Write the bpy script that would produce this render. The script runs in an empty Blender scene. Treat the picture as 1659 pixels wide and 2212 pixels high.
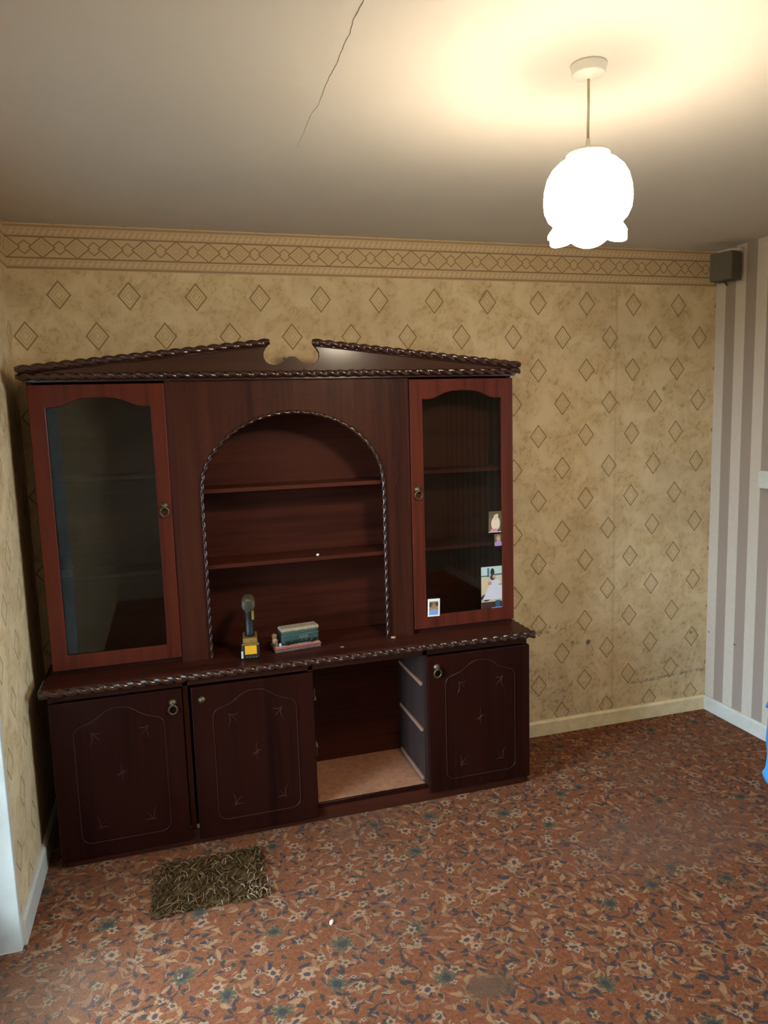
import bpy, bmesh, math, random
from mathutils import Vector, Matrix
random.seed(7)
sc = bpy.context.scene
col = sc.collection

# ------------------------------------------------------------------ camera
CAM = Vector((0.54752552, -3.15168421, 1.62699436))
R_ = Vector((0.95820875, -0.28455067, -0.02944331))
U_ = Vector((0.06513694, 0.11680157, 0.99101694))
F_ = Vector((0.27855551, 0.95151895, -0.13045505))
cam = bpy.data.cameras.new('camera')
cam.sensor_fit = 'HORIZONTAL'; cam.sensor_width = 36.0
cam.lens = 1567.064 / 1659 * 36.0
cam.clip_start = 0.02
cam_o = bpy.data.objects.new('camera', cam)
cam_o.matrix_world = Matrix(((R_.x, U_.x, -F_.x, CAM.x), (R_.y, U_.y, -F_.y, CAM.y), (R_.z, U_.z, -F_.z, CAM.z), (0, 0, 0, 1)))
col.objects.link(cam_o); sc.camera = cam_o

# ------------------------------------------------------------------ light and exposure
sc.view_settings.view_transform = 'Standard'
sc.view_settings.look = 'None'
sc.view_settings.exposure = 0.38
sc.view_settings.gamma = 1.0
sc.view_settings.use_curve_mapping = False
SKY = 41.0            # sky beyond the glazed door and the right-wall window
LAMP = 85.0          # radiance of the opal lamp shade
LAMP_COL = (1.0, 0.85, 0.64)
world = bpy.data.worlds.new('world'); sc.world = world
world.use_nodes = True
bg = world.node_tree.nodes['Background']
bg.inputs[0].default_value = (0.52, 0.72, 1.0, 1); bg.inputs[1].default_value = SKY
YR = -4.45
DY0, DY1, DH = -0.80, -1.62, 2.02              # glazed door in the left wall
RY0, RY1, RZ0, RZ1 = -2.95, -2.05, 1.00, 2.05  # window in the right wall
def portal(name, loc, rot, sx, sy):
    l = bpy.data.lights.new(name, 'AREA'); l.shape = 'RECTANGLE'; l.size = sx; l.size_y = sy; l.cycles.is_portal = True
    o = bpy.data.objects.new(name, l); o.location = loc; o.rotation_euler = rot; col.objects.link(o)
portal('door_portal', (-0.14, (DY0 + DY1) / 2, 1.0), (0, math.radians(-90), 0), 1.9, 0.80)
portal('window_portal', (3.26 + 0.13, (RY0 + RY1) / 2, (RZ0 + RZ1) / 2), (0, math.radians(90), 0), RZ1 - RZ0, RY1 - RY0)

W, H = 3.26, 2.40
sc.cycles.adaptive_threshold = 0.05; sc.cycles.adaptive_min_samples = 32; sc.cycles.max_bounces = 6; sc.cycles.diffuse_bounces = 4; sc.cycles.glossy_bounces = 3; sc.cycles.transparent_max_bounces = 8

# ------------------------------------------------------------------ node helpers
class S:
    def __init__(s, g, sock): s.g = g; s.k = sock
    def _b(s, op, o, rev=False):
        return s.g.m(op, o, s) if rev else s.g.m(op, s, o)
    def __add__(s, o): return s._b('ADD', o)
    __radd__ = __add__
    def __sub__(s, o): return s._b('SUBTRACT', o)
    def __rsub__(s, o): return s._b('SUBTRACT', o, True)
    def __mul__(s, o): return s._b('MULTIPLY', o)
    __rmul__ = __mul__
    def __truediv__(s, o): return s._b('DIVIDE', o)
    def __abs__(s): return s.g.m('ABSOLUTE', s)

class G:
    def __init__(g, name):
        g.mat = bpy.data.materials.new(name); g.mat.use_nodes = True
        g.nt = g.mat.node_tree; g.n = g.nt.nodes; g.l = g.nt.links
        g.out = g.n['Material Output']; g.p = g.n['Principled BSDF']
    def set(g, sock, v):
        if isinstance(v, S): g.l.new(v.k, sock)
        elif isinstance(v, (tuple, list)) and len(v) == 3 and sock.type == 'RGBA': sock.default_value = (*v, 1)
        else: sock.default_value = v
    def m(g, op, *a):
        n = g.n.new('ShaderNodeMath'); n.operation = op
        for i, v in enumerate(a): g.set(n.inputs[i], v)
        return S(g, n.outputs[0])
    def step(g, v, e0, e1):            # smooth 0->1 from e0 to e1
        n = g.n.new('ShaderNodeMapRange'); n.interpolation_type = 'SMOOTHSTEP'
        g.set(n.inputs[0], v); g.set(n.inputs[1], e0); g.set(n.inputs[2], e1)
        n.inputs[3].default_value = 0; n.inputs[4].default_value = 1
        return S(g, n.outputs[0])
    def mix(g, f, a, b):
        n = g.n.new('ShaderNodeMix'); n.data_type = 'RGBA'
        g.set(n.inputs[0], f); g.set(n.inputs[6], a); g.set(n.inputs[7], b)
        return S(g, n.outputs[2])
    def pos(g):
        n = g.n.new('ShaderNodeNewGeometry'); return S(g, n.outputs['Position'])
    def objco(g):
        n = g.n.new('ShaderNodeTexCoord'); return S(g, n.outputs['Object'])
    def sep(g, v):
        n = g.n.new('ShaderNodeSeparateXYZ'); g.l.new(v.k, n.inputs[0])
        return [S(g, o) for o in n.outputs]
    def comb(g, x, y, z=0.0):
        n = g.n.new('ShaderNodeCombineXYZ')
        for i, v in enumerate((x, y, z)): g.set(n.inputs[i], v)
        return S(g, n.outputs[0])
    def scale(g, v, s):
        n = g.n.new('ShaderNodeVectorMath'); n.operation = 'MULTIPLY'
        g.l.new(v.k, n.inputs[0]); n.inputs[1].default_value = s
        return S(g, n.outputs[0])
    def noise(g, v, scale=5, detail=3, rough=0.55, dist=0.0):
        n = g.n.new('ShaderNodeTexNoise')
        g.l.new(v.k, n.inputs['Vector']); n.inputs['Scale'].default_value = scale
        n.inputs['Detail'].default_value = detail; n.inputs['Roughness'].default_value = rough
        n.inputs['Distortion'].default_value = dist
        return S(g, n.outputs[0])
    def ramp(g, f, stops):
        n = g.n.new('ShaderNodeValToRGB'); r = n.color_ramp
        while len(r.elements) < len(stops): r.elements.new(0.5)
        for e, (p, c) in zip(r.elements, stops): e.position = p; e.color = (*c, 1)
        g.l.new(f.k, n.inputs[0]); return S(g, n.outputs[0])
    def wrap(g, v, p, off=0.0):        # distance to the nearest multiple of p (+off)
        a = g.m('FLOORED_MODULO', v - off + p / 2, p)
        return a - p / 2
    def bump(g, h, strength=0.3, dist=0.001):
        n = g.n.new('ShaderNodeBump'); n.inputs['Strength'].default_value = strength
        n.inputs['Distance'].default_value = dist
        g.l.new(h.k, n.inputs['Height']); g.l.new(n.outputs[0], g.p.inputs['Normal'])
    def fin(g, color, rough=0.5, **kw):
        g.set(g.p.inputs['Base Color'], color); g.set(g.p.inputs['Roughness'], rough)
        for k, v in kw.items(): g.set(g.p.inputs[k.replace('_', ' ')], v)
        return g.mat

def plain(name, c, rough=0.5, var=0.12, scale=30, **kw):
    g = G(name); p = g.pos()
    n = g.noise(p, scale, 4)
    f = (n - 0.5) * (2 * var) + 1.0
    c2 = g.mix(g.step(n, 0.25, 0.75), tuple(x * (1 - var) for x in c), tuple(min(1, x * (1 + var)) for x in c))
    return g.fin(c2, rough, **kw)

# ------------------------------------------------------------------ materials
def wallpaper(name, axis):
    g = G(name); x, y, z = g.sep(g.pos()); u = x if axis == 'x' else y
    uoff = 0.175 if axis == 'x' else 0.06
    def lattice(u0, z0):
        return abs(g.wrap(u, 0.26, u0)) / 0.0425 + abs(g.wrap(z, 0.3127, z0)) / 0.0535
    d = g.m('MINIMUM', lattice(uoff, 2.134), lattice(uoff + 0.13, 1.9765))
    p = g.comb(u, z, 0.0)
    n1 = g.noise(p, 9, 5, 0.6, 0.6); n2 = g.noise(g.comb(u * 0.85 - z * 0.5, u * 0.35 + z * 0.6, 0.0), 46, 4, 0.72, 0.6)
    n3 = g.noise(p, 2.2, 3); n4 = g.noise(p, 110, 1)
    base = g.mix(g.step(n1, 0.36, 0.64), (0.640, 0.475, 0.255), (0.750, 0.590, 0.355))
    fleck = g.step(n2, 0.47, 0.66) * g.step(n1, 0.66, 0.36)
    base = g.mix(fleck * 0.62, base, (0.34, 0.225, 0.105))
    base = g.mix(g.step(n3, 0.42, 0.70) * 0.30, base, (0.36, 0.25, 0.15))
    inside = g.step(d, 1.0, 0.92)
    base = g.mix(inside * 0.40, base, (0.74, 0.570, 0.33))
    ring = lambda c, w: g.step(abs(d - c), w, w * 0.45)
    base = g.mix(ring(0.66, 0.085) * 0.50, base, (0.38, 0.25, 0.12))
    base = g.mix(ring(0.34, 0.085) * 0.42, base, (0.38, 0.25, 0.12))
    base = g.mix(ring(0.98, 0.130) * 0.85, base, (0.260, 0.165, 0.066))
    # old stains: two dark spots and a grubby tide line near the corner
    if axis == 'x':
        for (sx, sz, r, a) in ((2.445, 0.462, 0.014, .6), (2.535, 0.455, 0.018, .85), (2.56, 0.385, 0.009, .5), (3.16, 0.435, 0.012, .7), (1.045, 1.885, .010, .8), (2.96, 1.725, .016, .5)):
            q = g.m('SQRT', (x - sx) * (x - sx) + (z - sz) * (z - sz)) + (n2 - 0.5) * 0.02
            base = g.mix(g.step(q, r, r * 0.35) * a, base, (0.10, 0.075, 0.05))
        tide = abs(z - 0.205 - (x - 2.9) * 0.045 - (n1 - 0.5) * 0.04)
        base = g.mix(g.step(tide, 0.014, 0.002) * g.step(x, 2.72, 2.85) * g.step(n2, 0.35, 0.6) * 0.7, base, (0.16, 0.12, 0.09))
        grub = g.step(z, 0.62, 0.1) * g.step(n2, 0.5, 0.68) * g.step(n3, 0.4, 0.6)
        base = g.mix(grub * 0.55, base, (0.22, 0.16, 0.10))
        bub = abs(x - 2.68 - (n1 - .5) * .02)
        base = g.mix(g.step(bub, 0.012, 0.0) * 0.22, base, (0.24, 0.16, 0.10))
        scuff = abs(z - 0.52 - (x - 2.1) * 0.12 - (n1 - 0.5) * 0.12)
        base = g.mix(g.step(scuff, 0.02, 0.0) * g.step(x, 2.5, 2.3) * g.step(n2, .45, .6) * 0.7, base, (0.17, 0.12, 0.08))
    g.bump(n4 * 0.5 - ring(0.98, 0.13) * 0.8, 0.35, 0.0015)
    return g.fin(base, 0.75)

def border_paper(name, axis):
    g = G(name); x, y, z = g.sep(g.pos()); u = x if axis == 'x' else y
    p = g.comb(u, z, 0.0)
    n1 = g.noise(p, 30, 4, 0.6)
    base = g.mix(n1, (0.560, 0.385, 0.200), (0.670, 0.480, 0.270))
    dz = z - 2.311
    du = abs(g.wrap(u, 0.125, 1.505))
    d1 = du / 0.046 + abs(dz) / 0.0385
    du2 = abs(g.wrap(u, 0.125, 1.505 + 0.0625))
    d2 = du2 / 0.030 + abs(dz) / 0.0250
    lines = lambda d, c, w: g.step(abs(d - c), w, w * 0.4)
    out1 = g.step(d1, 0.98, 1.02)
    m = g.m('MAXIMUM', lines(d1, 1.0, 0.13), lines(d2, 1.0, 0.17) * out1)
    m = g.m('MULTIPLY', m, g.step(abs(dz), 0.039, 0.0385))
    base = g.mix(m * 0.75, base, (0.225, 0.135, 0.065))
    base = g.mix(lines(d1, 0.62, 0.09) * 0.3, base, (0.30, 0.19, 0.10))
    base = g.mix(lines(d1, 0.32, 0.09) * 0.3, base, (0.30, 0.19, 0.10))
    # rope strips above and below
    for zc, hw in ((2.253, 0.0125), (2.368, 0.0145)):
        t = g.wrap(u + (z - zc) * (-0.6), 0.0235)
        leaf = abs(t) / 0.0085 + abs(z - zc) / hw
        base = g.mix(g.step(leaf, 1.15, 0.8) * 0.55, base, (0.66, 0.51, 0.34))
        base = g.mix(g.step(leaf, 1.0, 1.5) * g.step(abs(z - zc), hw, hw * .8) * 0.22, base, (0.26, 0.165, 0.085))
    for zc, hw, a in ((2.2715, 0.0042, .85), (2.3505, 0.0042, .85), (2.235, 0.0058, .7), (2.390, 0.0055, .6)):
        base = g.mix(g.step(abs(z - zc), hw, hw * .5) * a, base, (0.245, 0.150, 0.078))
    g.bump(g.step(d1, 1.0, 0.3), 0.3, 0.0015)
    return g.fin(base, 0.75)

def stripes(name):
    g = G(name); x, y, z = g.sep(g.pos())
    t = abs(g.wrap(y, 0.133, -0.0333))          # light stripe centred at y=-.033
    p = g.comb(y, z, 0.0); n = g.noise(p, 40, 4)
    c = g.mix(g.step(t, 0.0305, 0.0355), (0.600, 0.505, 0.420), (0.340, 0.258, 0.205))
    c = g.mix((n - 0.35) * 0.35, c, (0.30, 0.24, 0.20))
    for (sy, sz, r) in ((-0.205, 0.415, 0.016), (-0.02, 0.43, 0.008)):
        q = g.m('SQRT', (y - sy) * (y - sy) * 0.4 + (z - sz) * (z - sz)) + (n - 0.5) * 0.012
        c = g.mix(g.step(q, r * 0.6, r * 0.2) * 0.7, c, (0.07, 0.06, 0.06))
    g.bump(n, 0.12, 0.001)
    return g.fin(c, 0.7)

def carpet(name):
    g = G(name); P = g.pos(); x, y, z = g.sep(P); P2 = g.comb(x, y, 0.0)
    warp = g.noise(P2, 9, 3)
    wx = (x + (warp - 0.5) * 0.06) * 1.22; wy = (y + (g.noise(g.comb(y, x, 3.0), 9, 3) - 0.5) * 0.06) * 1.22
    n_big = g.noise(P2, 1.1, 3); n_fine = g.noise(P2, 300, 2, 0.7); n_mid = g.noise(P2, 75, 3, 0.65)
    def cell(size, off, rnd=0.85):
        n = g.n.new('ShaderNodeTexVoronoi'); n.voronoi_dimensions = '2D'; n.feature = 'F1'
        n.inputs['Scale'].default_value = 1.0; n.inputs['Randomness'].default_value = rnd
        v = g.comb(wx / size + off, wy / size + off * 1.7, 0.0)
        g.l.new(v.k, n.inputs['Vector'])
        px, py, _ = g.sep(S(g, n.outputs['Position'])); vx, vy, _ = g.sep(v)
        r1, r2, r3 = g.sep(S(g, n.outputs['Color']))
        dx = (vx - px) * size; dy = (vy - py) * size
        a = r1 * 6.2832; c = g.m('COSINE', a); s = g.m('SINE', a)
        lx = dx * c + dy * s; ly = dy * c - dx * s
        return lx, ly, r2, r3
    def polar(lx, ly):
        return g.m('SQRT', lx * lx + ly * ly), g.m('ARCTAN2', ly, lx)
    navy = (0.030, 0.034, 0.042); green = (0.060, 0.064, 0.036); cream = (0.34, 0.215, 0.115); tan = (0.285, 0.132, 0.064); dark = (0.085, 0.048, 0.036)
    base = g.mix(g.step(n_mid, 0.3, 0.7), (0.172, 0.048, 0.0175), (0.240, 0.078, 0.031))
    rag = (n_mid - 0.5) * 0.010                     # woven tufts make every outline ragged
    def scroll(size, off, R, w, colr, edge, a=0.9):
        nonlocal base
        lx, ly, r2, r3 = cell(size, off); r, ph = polar(lx, ly)
        t = (ph + 3.1416) / 6.2832
        tgt = R * (0.22 + 0.78 * t)
        dd = abs(r - tgt) + rag; ww = w * (0.25 + 1.0 * t)
        keep = g.step(r3, 0.25, 0.27) * g.step(t, 0.02, 0.10)
        if edge: base = g.mix(g.step(dd - ww, 0.0042, 0.0012) * keep * 0.7, base, edge)
        base = g.mix(g.step(dd - ww, 0.0018, -0.0014) * keep * a, base, colr)
    def leaf(size, off, L, wd, colr, a=0.95, thr=0.1):
        nonlocal base
        lx, ly, r2, r3 = cell(size, off)
        yy = ly + lx * lx * 22.0 * (r2 - 0.5)
        q = lx / L
        hw = wd * (1.0 - q * q) * (1.05 + q * 0.75)
        msk = g.step(abs(yy) + rag - hw, 0.0018, -0.0018) * g.step(abs(q), 1.0, 0.95) * g.step(r3, thr, thr + 0.02)
        base = g.mix(msk * a, base, colr)
    def flower(size, off, R, np_, petal, centre, edge, thr=0.2, a=0.9):
        nonlocal base
        lx, ly, r2, r3 = cell(size, off); r0, ph = polar(lx, ly * (0.8 + r2 * 0.5)); r = r0 + rag
        rr = R * (0.80 + 0.20 * g.m('COSINE', ph * np_))
        k = g.step(r3, thr, thr + 0.02) * a
        base = g.mix(g.step(r - rr, 0.0050, 0.0015) * k * 0.55, base, edge)
        base = g.mix(g.step(r - rr, 0.0018, -0.0018) * k, base, petal)
        base = g.mix(g.step(r, R * 0.50, R * 0.30) * k, base, centre)
    scroll(0.160, 1.3, 0.068, 0.0046, navy, None, 0.85)
    scroll(0.140, 7.9, 0.058, 0.0056, tan, dark)
    leaf(0.080, 2.1, 0.032, 0.0080, tan, 0.85, 0.15)
    leaf(0.068, 9.4, 0.022, 0.0074, navy, 0.92, 0.15)
    leaf(0.070, 4.6, 0.017, 0.0064, (0.030, 0.036, 0.034), 0.9, 0.2)
    leaf(0.090, 12.2, 0.030, 0.0080, (0.36, 0.20, 0.095), 0.8, 0.25)
    leaf(0.060, 17.2, 0.013, 0.0042, (0.40, 0.22, 0.13), 0.55, 0.3)
    leaf(0.052, 21.7, 0.011, 0.0046, dark, 0.75, 0.3)
    flower(0.300, 3.3, 0.040, 8.0, green, navy, (0.30, 0.19, 0.10), 0.35)
    flower(0.140, 5.1, 0.021, 5.0, cream, dark, dark, 0.3)
    flower(0.190, 11.7, 0.026, 6.0, (0.40, 0.21, 0.12), navy, cream, 0.3)
    flower(0.110, 15.5, 0.0105, 4.0, (0.42, 0.26, 0.17), dark, dark, 0.35, 0.8)
    # dirt trodden into the pile, pale tracks of wear and painted-in daylight
    base = g.mix(g.step(n_big, 0.52, 0.74) * 0.38, base, (0.165, 0.092, 0.058))
    def blot(cx, cy, rx, ry, colr, a):
        nonlocal base
        q = g.m('SQRT', (x - cx) * (x - cx) * (1 / rx ** 2) + (y - cy) * (y - cy) * (1 / ry ** 2)) + (n_big - 0.5) * 0.8
        base = g.mix(g.step(q, 1.1, 0.35) * a, base, colr)
    blot(0.05, -1.05, 0.38, 0.26, (0.175, 0.110, 0.070), 0.42)  # wear, plus greying by the doorway's daylight put into the colour
    blot(1.33, -1.42, 0.10, 0.06, (0.115, 0.062, 0.034), 0.85)
    blot(2.30, -0.95, 0.55, 0.30, (0.190, 0.105, 0.075), 0.40)  # grey on the right: wear with some daylight painted in
    base = g.mix(g.step(n_fine, 0.40, 0.72) * 0.45, base, (0.06, 0.030, 0.018))
    base = g.mix(g.step(n_fine, 0.52, 0.30) * 0.22, base, (0.42, 0.24, 0.14))
    g.bump(n_fine, 0.7, 0.004)
    return g.fin(base, 0.95, Specular_IOR_Level=0.12)

def wood(name, axis='z', dark=(0.014, 0.0033, 0.0022), light=(0.066, 0.0160, 0.0078), rough=0.46, coat=0.22, spec=0.12):
    g = G(name); p = g.pos()
    s = {'z': (38, 38, 1.6), 'x': (1.6, 38, 38), 'y': (38, 1.6, 38)}[axis]
    s2 = tuple(v * 0.22 for v in s)
    a = g.noise(g.scale(p, s), 1.0, 5, 0.6, 0.35); b = g.noise(g.scale(p, s2), 1.0, 3, 0.5, 0.6)
    f = a * 0.55 + b * 0.45
    c = g.ramp(f, [(0.30, dark), (0.50, tuple((d + 2 * l) / 3 for d, l in zip(dark, light))), (0.70, light)])
    g.bump(g.noise(g.scale(p, s), 0.9, 1), 0.08, 0.0008)
    return g.fin(c, rough, Coat_Weight=coat * 0.5, Coat_Roughness=0.16, Specular_IOR_Level=spec)

M = {}
M['paper_back'] = wallpaper('wallpaper_diamond_back', 'x')
M['paper_left'] = wallpaper('wallpaper_diamond_left', 'y')
M['border_back'] = border_paper('wallpaper_border_back', 'x')
M['border_left'] = border_paper('wallpaper_border_left', 'y')
M['stripes'] = stripes('wallpaper_stripes')
M['carpet'] = carpet('carpet_floral')
M['wood_v'] = wood('mahogany_vertical', 'z')
M['wood_h'] = wood('mahogany_horizontal', 'x')
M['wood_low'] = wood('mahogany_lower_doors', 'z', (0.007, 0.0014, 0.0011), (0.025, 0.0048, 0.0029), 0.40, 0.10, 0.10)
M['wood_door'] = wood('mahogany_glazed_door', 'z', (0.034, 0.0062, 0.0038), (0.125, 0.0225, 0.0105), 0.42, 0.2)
M['wood_back'] = wood('mahogany_back', 'x', (0.024, 0.0050, 0.0028), (0.078, 0.0172, 0.0088), 0.5, 0.15)
M['wood_in'] = wood('cabinet_lining', 'z', (0.022, 0.0115, 0.0095), (0.042, 0.022, 0.018), 0.6, 0.05, 0.1)
M['wood_floor'] = plain('cabinet_bottom_board', (0.400, 0.180, 0.095), 0.6, 0.2, 45)
M['bead_glint'] = wood('mahogany_glint_bead', 'z', (0.022, 0.0066, 0.0045), (0.042, 0.0130, 0.0085), 0.35, 0.4)  # lighter than the doors: glints along the routed grooves put into the colour
M['carve'] = wood('carved_cut', 'z', (0.036, 0.0130, 0.0085), (0.064, 0.0240, 0.0160), 0.45, 0.2)
M['carve_dark'] = wood('carved_cut_dark', 'z', (0.030, 0.010, 0.007), (0.075, 0.026, 0.016), 0.45, 0.2)
M['rope'] = wood('mahogany_rope', 'x', (0.015, 0.0045, 0.0032), (0.046, 0.0140, 0.0082), 0.22, 1.0, 0.5)
M['pediment'] = wood('mahogany_pediment', 'x', (0.027, 0.0095, 0.0055), (0.058, 0.022, 0.0125), 0.34, 0.7)
M['runner'] = plain('drawer_runner_plastic', (0.24, 0.115, 0.075), 0.6)
M['brass'] = plain('aged_brass', (0.12, 0.088, 0.048), 0.45, 0.3, 220, Metallic=0.85)
M['white'] = plain('white_gloss_paint', (0.62, 0.595, 0.53), 0.35, 0.06, 14)
M['cream'] = plain('cream_skirting_paint', (0.84, 0.70, 0.43), 0.42, 0.10, 20)
def plaster():
    g = G('ceiling_plaster'); p = g.pos(); n = g.noise(p, 3.2, 4); f = g.noise(p, 180, 3, .6)
    c = g.mix(n, (0.57, 0.515, 0.455), (0.62, 0.565, 0.50)); g.bump(f, 0.10, 0.001)
    return g.fin(c, 0.85)
M['ceiling'] = plaster()
M['crack'] = plain('plaster_crack', (0.42, 0.37, 0.30), 0.9)
M['rear'] = plain('rear_wall_paint', (0.50, 0.43, 0.33), 0.8, 0.08, 6)
M['rosewhite'] = plain('white_plastic', (0.72, 0.68, 0.60), 0.4, 0.04)
M['flex'] = plain('old_flex', (0.60, 0.50, 0.34), 0.5, 0.1)
M['speaker'] = plain('dusty_black_plastic', (0.085, 0.068, 0.048), 0.7, 0.15, 60)
M['grille'] = plain('dusty_speaker_cloth', (0.118, 0.096, 0.070), 0.9, 0.18, 300)
M['black'] = plain('black_plastic', (0.012, 0.012, 0.012), 0.45, 0.3, 80)
M['dust'] = plain('dusty_plastic', (0.085, 0.066, 0.034), 0.6, 0.5, 170)
M['yellow'] = plain('yellow_label', (0.78, 0.36, 0.012), 0.45, 0.06, 90)
M['yellow2'] = plain('dusty_yellow_plastic', (0.23, 0.125, 0.022), 0.55, 0.3, 110)
M['whitemark'] = plain('white_print', (0.55, 0.55, 0.52), 0.6)
M['teal'] = plain('teal_tin', (0.030, 0.070, 0.062), 0.45, 0.3, 120)
M['tealpale'] = plain('pale_green_panel', (0.070, 0.105, 0.082), 0.5, 0.2, 120)
M['roofdust'] = plain('dusty_roof', (0.33, 0.255, 0.165), 0.85, 0.3, 150)
M['redtin'] = plain('red_tin', (0.33, 0.055, 0.045), 0.5, 0.2, 100)
M['greytin'] = plain('grey_plinth', (0.110, 0.080, 0.065), 0.6, 0.3, 100)
M['tanbit'] = plain('tan_resin', (0.36, 0.20, 0.11), 0.6, 0.3, 160)
M['bluewhite'] = plain('blue_white_chip', (0.45, 0.55, 0.75), 0.4)
M['bluebag'] = plain('light_blue_plastic', (0.085, 0.36, 0.72), 0.4, 0.06, 12)
M['scrap'] = plain('white_paper_scrap', (0.78, 0.76, 0.70), 0.7, 0.05)
M['backing'] = plain('bare_carpet_backing', (0.075, 0.043, 0.017), 1.0, 0.6, 45, Specular_IOR_Level=0.05)
M['thread1'] = plain('loose_thread_tan', (0.170, 0.088, 0.040), 1.0, 0.3, 60, Specular_IOR_Level=0.05)
M['thread2'] = plain('loose_thread_olive', (0.070, 0.040, 0.016), 1.0, 0.6, 60, Specular_IOR_Level=0.05)
M['thread3'] = plain('loose_thread_pale', (0.36, 0.26, 0.18), 1.0, 0.2, 60, Specular_IOR_Level=0.05)
M['grass'] = plain('outdoor_ground', (0.035, 0.050, 0.022), 0.9, 0.3, 2)
def thin_glass():
    g = G('thin_glass'); g.n.remove(g.p)
    tr = g.n.new('ShaderNodeBsdfTransparent'); tr.inputs[0].default_value = (0.88, 0.90, 0.86, 1)
    gl = g.n.new('ShaderNodeBsdfGlossy'); gl.inputs['Roughness'].default_value = 0.03
    fr = g.n.new('ShaderNodeFresnel'); fr.inputs[0].default_value = 1.5
    n = g.noise(g.pos(), 7, 4)
    f = S(g, fr.outputs[0]) * 0.85 + (n - 0.4) * 0.012
    mx = g.n.new('ShaderNodeMixShader'); g.l.new(f.k, mx.inputs[0])
    g.l.new(tr.outputs[0], mx.inputs[1]); g.l.new(gl.outputs[0], mx.inputs[2])
    g.l.new(mx.outputs[0], g.out.inputs[0]); return g.mat
M['glass'] = thin_glass()
def opal():
    g = G('lit_opal_glass'); n = g.noise(g.pos(), 25, 2)
    c = g.mix((n - 0.5) * 0.2 + 0.1, LAMP_COL, (1.0, 0.80, 0.5))
    ox, oy, oz = g.sep(g.objco())                   # glow cut towards the holder, as from a low bulb, to spare the ceiling
    g.set(g.p.inputs['Emission Color'], c); g.set(g.p.inputs['Emission Strength'], (g.step(oz, -0.20, -0.35) * 0.83 + 0.17) * LAMP)
    return g.fin((0.8, 0.75, 0.65), 0.3)
M['opal'] = opal()

# ------------------------------------------------------------------ mesh helpers
def obj(name, bm, mat, parent=None, loc=None, smooth=False, **props):
    me = bpy.data.meshes.new(name)
    bmesh.ops.recalc_face_normals(bm, faces=bm.faces[:])
    bm.to_mesh(me); bm.free()
    if mat: me.materials.append(M[mat] if isinstance(mat, str) else mat)
    if smooth:
        for p in me.polygons: p.use_smooth = True
    o = bpy.data.objects.new(name, me); col.objects.link(o)
    if loc is not None: o.location = loc
    if parent is not None: o.parent = parent
    for k, v in props.items(): o[k] = v
    return o
def empty(name, loc=(0, 0, 0), rz=0.0, **props):
    o = bpy.data.objects.new(name, None); o.empty_display_size = 0.05
    o.location = loc; o.rotation_euler = (0, 0, rz); col.objects.link(o)
    for k, v in props.items(): o[k] = v
    return o
def add_box(bm, x0, x1, y0, y1, z0, z1, bev=0.0, seg=1):
    vs = [bm.verts.new((x, y, z)) for x in (x0, x1) for y in (y0, y1) for z in (z0, z1)]
    fs = [bm.faces.new([vs[i] for i in q]) for q in ((0, 1, 3, 2), (4, 6, 7, 5), (0, 4, 5, 1), (2, 3, 7, 6), (0, 2, 6, 4), (1, 5, 7, 3))]
    if bev > 0:
        es = list({e for f in fs for e in f.edges})
        bmesh.ops.bevel(bm, geom=es, offset=bev, segments=seg, affect='EDGES', profile=0.5)
    return bm
def box(x0, x1, y0, y1, z0, z1, bev=0.0, seg=1):
    return add_box(bmesh.new(), x0, x1, y0, y1, z0, z1, bev, seg)
def prism(outline, y0, y1, bm=None):               # outline in x,z ; extruded along y
    bm = bm or bmesh.new()
    a = [bm.verts.new((x, y0, z)) for x, z in outline]; b = [bm.verts.new((x, y1, z)) for x, z in outline]
    bm.faces.new(a); bm.faces.new(b[::-1]); n = len(a)
    for i in range(n): bm.faces.new((a[i], a[(i + 1) % n], b[(i + 1) % n], b[i]))
    return bm
def strip_solid(outer, inner, y0, y1, closed):     # solid between two matched loops in x,z
    bm = bmesh.new(); n = len(outer)
    mk = lambda L, y: [bm.verts.new((x, y, z)) for x, z in L]
    of, inf, ob, ib = mk(outer, y0), mk(inner, y0), mk(outer, y1), mk(inner, y1)
    for i in range(n if closed else n - 1):
        j = (i + 1) % n
        for q in ((of[i], of[j], inf[j], inf[i]), (ob[i], ib[i], ib[j], ob[j]), (of[i], ob[i], ob[j], of[j]), (inf[i], inf[j], ib[j], ib[i])):
            if len(set(q)) == 4: bm.faces.new(q)
    if not closed:
        for i in (0, n - 1): bm.faces.new((of[i], inf[i], ib[i], ob[i]))
    return bm
def resample(pts, step):
    out = [Vector(pts[0])]
    for a, b in zip(pts, pts[1:]):
        a, b = Vector(a), Vector(b); L = (b - a).length; k = max(1, round(L / step))
        out += [a.lerp(b, i / k) for i in range(1, k + 1)]
    return out
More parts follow.
